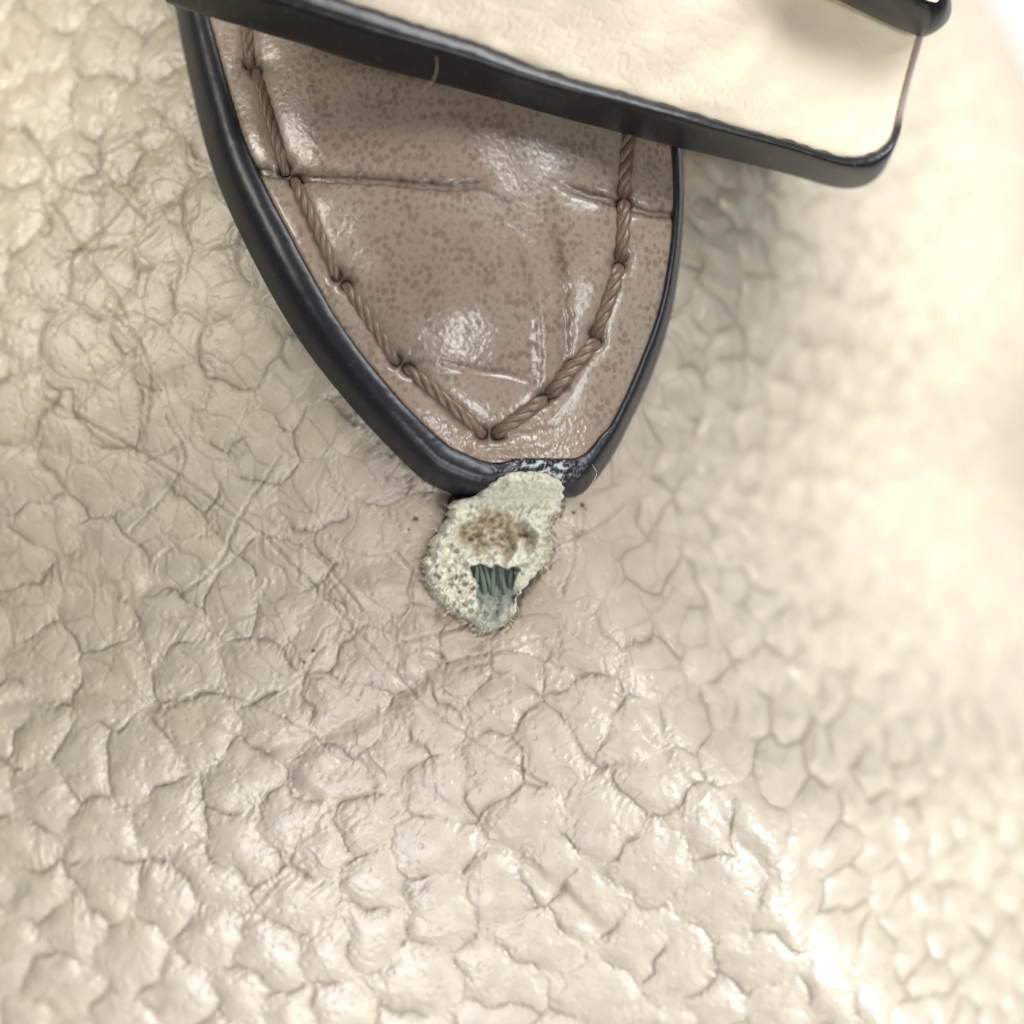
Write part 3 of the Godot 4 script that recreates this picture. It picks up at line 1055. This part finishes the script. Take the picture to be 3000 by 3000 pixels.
func build_straps() -> void:
	var strap := thing("leather_strap", "cream leather strap end with rough black painted lower edge, lying over the embossed tab", "strap")
	var ins := [Vector2(560, -130), Vector2(780, -70), Vector2(1010, 2), Vector2(1207, 67), Vector2(1400, 128), Vector2(1521, 178), Vector2(1670, 228), Vector2(1821, 270), Vector2(1980, 316), Vector2(2132, 362), Vector2(2300, 408), Vector2(2440, 450), Vector2(2520, 456), Vector2(2580, 436), Vector2(2612, 400), Vector2(2628, 340), Vector2(2652, 240), Vector2(2690, 100), Vector2(2715, -20), Vector2(2740, -160)]
	var outs := [Vector2(470, -20), Vector2(600, 22), Vector2(866, 103), Vector2(1073, 168), Vector2(1290, 222), Vector2(1510, 288), Vector2(1665, 330), Vector2(1821, 366), Vector2(2000, 412), Vector2(2200, 460), Vector2(2320, 490), Vector2(2466, 532), Vector2(2545, 530), Vector2(2600, 492), Vector2(2630, 420), Vector2(2643, 350), Vector2(2668, 242), Vector2(2706, 100), Vector2(2732, -20), Vector2(2758, -160)]
	var a := PackedVector3Array()
	var b := PackedVector3Array()
	for q: Vector2 in ins:
		a.append(strap_spot(q))
	for q: Vector2 in outs:
		b.append(strap_spot(q, -1.6))
	a = catmull(a, 14)
	b = catmull(b, 14)
	# the face: from its lower edge up beyond the frame
	var nx := 420
	var ny := 200
	var v := PackedVector3Array()
	v.resize(nx * ny)
	var half := []
	var x0 := a[0].x
	var face := PackedVector3Array(a)
	face.append(Vector3(a[a.size() - 1].x, 60, 0))
	face.append(Vector3(x0, 60, 0))
	var ylo := 1e9
	for q in a:
		ylo = minf(ylo, q.y)
	var lip_y := PackedFloat32Array()      # how low the face reaches at each x
	for k in 450:
		var low := 1e9
		for i in a.size() - 1:
			var x := k / 5.0 - 40.0
			if (a[i].x <= x) != (a[i + 1].x <= x):
				low = minf(low, lerpf(a[i].y, a[i + 1].y, (x - a[i].x) / (a[i + 1].x - a[i].x)))
		lip_y.append(low if low < 1e8 else 20.0)
	for j in ny:
		var y := lerpf(46.0, ylo + 0.01, pow(float(j) / (ny - 1), 0.8))
		var lr := rows_of(face, y)
		if lr.x > lr.y:
			lr = Vector2(20, 21)
		lr += Vector2(-0.2, 0.1)
		for i in nx:
			var x := lerpf(lr.x, lr.y, float(i) / (nx - 1))
			var t := x * 0.55 + y * 0.83
			var s := -x * 0.83 + y * 0.55
			var h := 0.22 * nlow.get_noise_2d(s * 0.20, t * 0.09) + 0.08 * nmid.get_noise_2d(s * 0.42, t * 0.20) + 0.012 * nridge.get_noise_2d(s * 0.7, t * 0.25) + 0.005 * nfine.get_noise_2d(x * 3.0, y * 3.0)
			var cell := ncell.get_noise_2d(x * 0.42 + 0.2 * nmid.get_noise_2d(x, y), y * 0.36) + 1.0
			h += 0.055 * (1.0 - exp(-cell / 0.3))
			var lip := y - lip_y[clampi(roundi((x + 40.0) * 5.0), 0, 449)]
			h = h * smoothstep(0.0, 1.3, lip) - 0.2 * exp(-maxf(lip, 0.0) / 0.25)
			v[j * nx + i] = Vector3(x, y, strap_z(x, y) + h)
	var fm := mat(Color(0.945, 0.885, 0.80), 0.55, 0.4)
	fine_relief(fm, 90.0, 0.002)
	put("strap_face", sheet(nx, ny, v), fm, strap)
	var pr := PackedVector2Array([Vector2(0.0, -0.5), Vector2(0.0, 0.0), Vector2(0.02, 0.11), Vector2(0.10, 0.46), Vector2(0.20, 0.77), Vector2(0.35, 1.16), Vector2(0.46, 1.34), Vector2(0.56, 1.30), Vector2(0.66, 0.96), Vector2(0.76, 0.32), Vector2(0.86, -0.42), Vector2(0.94, -1.1), Vector2(1.0, -1.8), Vector2(0.98, -2.5)])
	var paint := func(p: Vector3, _s: float, t: float) -> Color:
		var k := smoothstep(0.74, 0.80, t)
		var fleck := smoothstep(0.62, 0.75, nfine.get_noise_2d(p.x * 2.2 + 31.0, p.y * 2.2)) * 0.2
		return Color(0.122, 0.127, 0.145).lerp(Color(0.78, 0.72, 0.70), maxf(k, fleck))
	var em := mat(Color.WHITE, 0.36, 0.6, true)
	fine_relief(em, 60.0, 0.0005)
	put("edge_coating", band(dense(a, 4), dense(b, 4), dense2(pr, 3), paint, 0.02, 0.12), em, strap)
	# a second strap end on top of it, seen only at the top edge of the picture
	var upper := thing("strap_end", "black edged corner of an upper strap lying on the cream strap end", "strap")
	var ui := [Vector2(2360, -210), Vector2(2480, -130), Vector2(2600, -60), Vector2(2690, -12), Vector2(2735, 6), Vector2(2752, -6), Vector2(2750, -60), Vector2(2742, -220)]
	var uo := [Vector2(2330, -100), Vector2(2460, -35), Vector2(2580, 22), Vector2(2680, 66), Vector2(2730, 82), Vector2(2790, 46), Vector2(2794, -20), Vector2(2786, -220)]
	var ua := PackedVector3Array()
	var ub := PackedVector3Array()
	for q: Vector2 in ui:
		ua.append(strap_spot(q, 6.0))
	for q: Vector2 in uo:
		ub.append(strap_spot(q, 3.6))
	ua = catmull(ua, 10)
	ub = catmull(ub, 10)
	var up := PackedVector2Array([Vector2(0.0, -0.5), Vector2(0.0, 0.0), Vector2(0.1, 0.2), Vector2(0.3, 0.4), Vector2(0.5, 0.45), Vector2(0.7, 0.2), Vector2(0.9, -0.4), Vector2(1.0, -1.2), Vector2(0.98, -2.4)])
	var dark := func(_p: Vector3, _s: float, _t: float) -> Color: return Color(0.12, 0.115, 0.13)
	put("edge_coating", band(ua, ub, dense2(up, 3), dark, 0.08), em, upper)
	var un := ua.size()
	var uv := PackedVector3Array()
	for k in 2:
		for q in ua:
			uv.append(q if k else Vector3(minf(q.x, ua[un - 1].x) - 0.4, 48.0, q.z + 1.0))
	put("strap_face", sheet(un, 2, uv), fm, upper)


# ---------------------------------------------------------------- lint

func build_lint() -> void:
	var m := mat(Color(0.80, 0.74, 0.66), 0.6, 0.4)
	var list := [
		["pale curled lint fibre hanging from the strap's black edge", [Vector2(1278, 165), Vector2(1280, 200), Vector2(1272, 230), Vector2(1250, 255), Vector2(1236, 268)], 1, 0.02],
		["hooked lint fibre on the black edge at the tab's lower right", [Vector2(1735, 1362), Vector2(1748, 1385), Vector2(1738, 1410), Vector2(1722, 1432)], 0, 0.02],
		["straight lint fibre lying across the scuffed black edge above the torn filler", [Vector2(1580, 1392), Vector2(1615, 1383), Vector2(1655, 1374)], 0, 0.018],
	]
	for q: Array in list:
		var path := PackedVector3Array()
		for p: Vector2 in q[1]:
			path.append(strap_spot(p, 0.55 if q[2] else 0.0) if q[2] else spot(p.x, p.y, 2.6))
		if q[2]:
			path[path.size() - 1].z -= 0.5
		var o := put("lint_fibre", tube(path, q[3], 0.5, 6, 6), m, self)
		tag(o, q[0], "lint", "lint fibres on the bag")
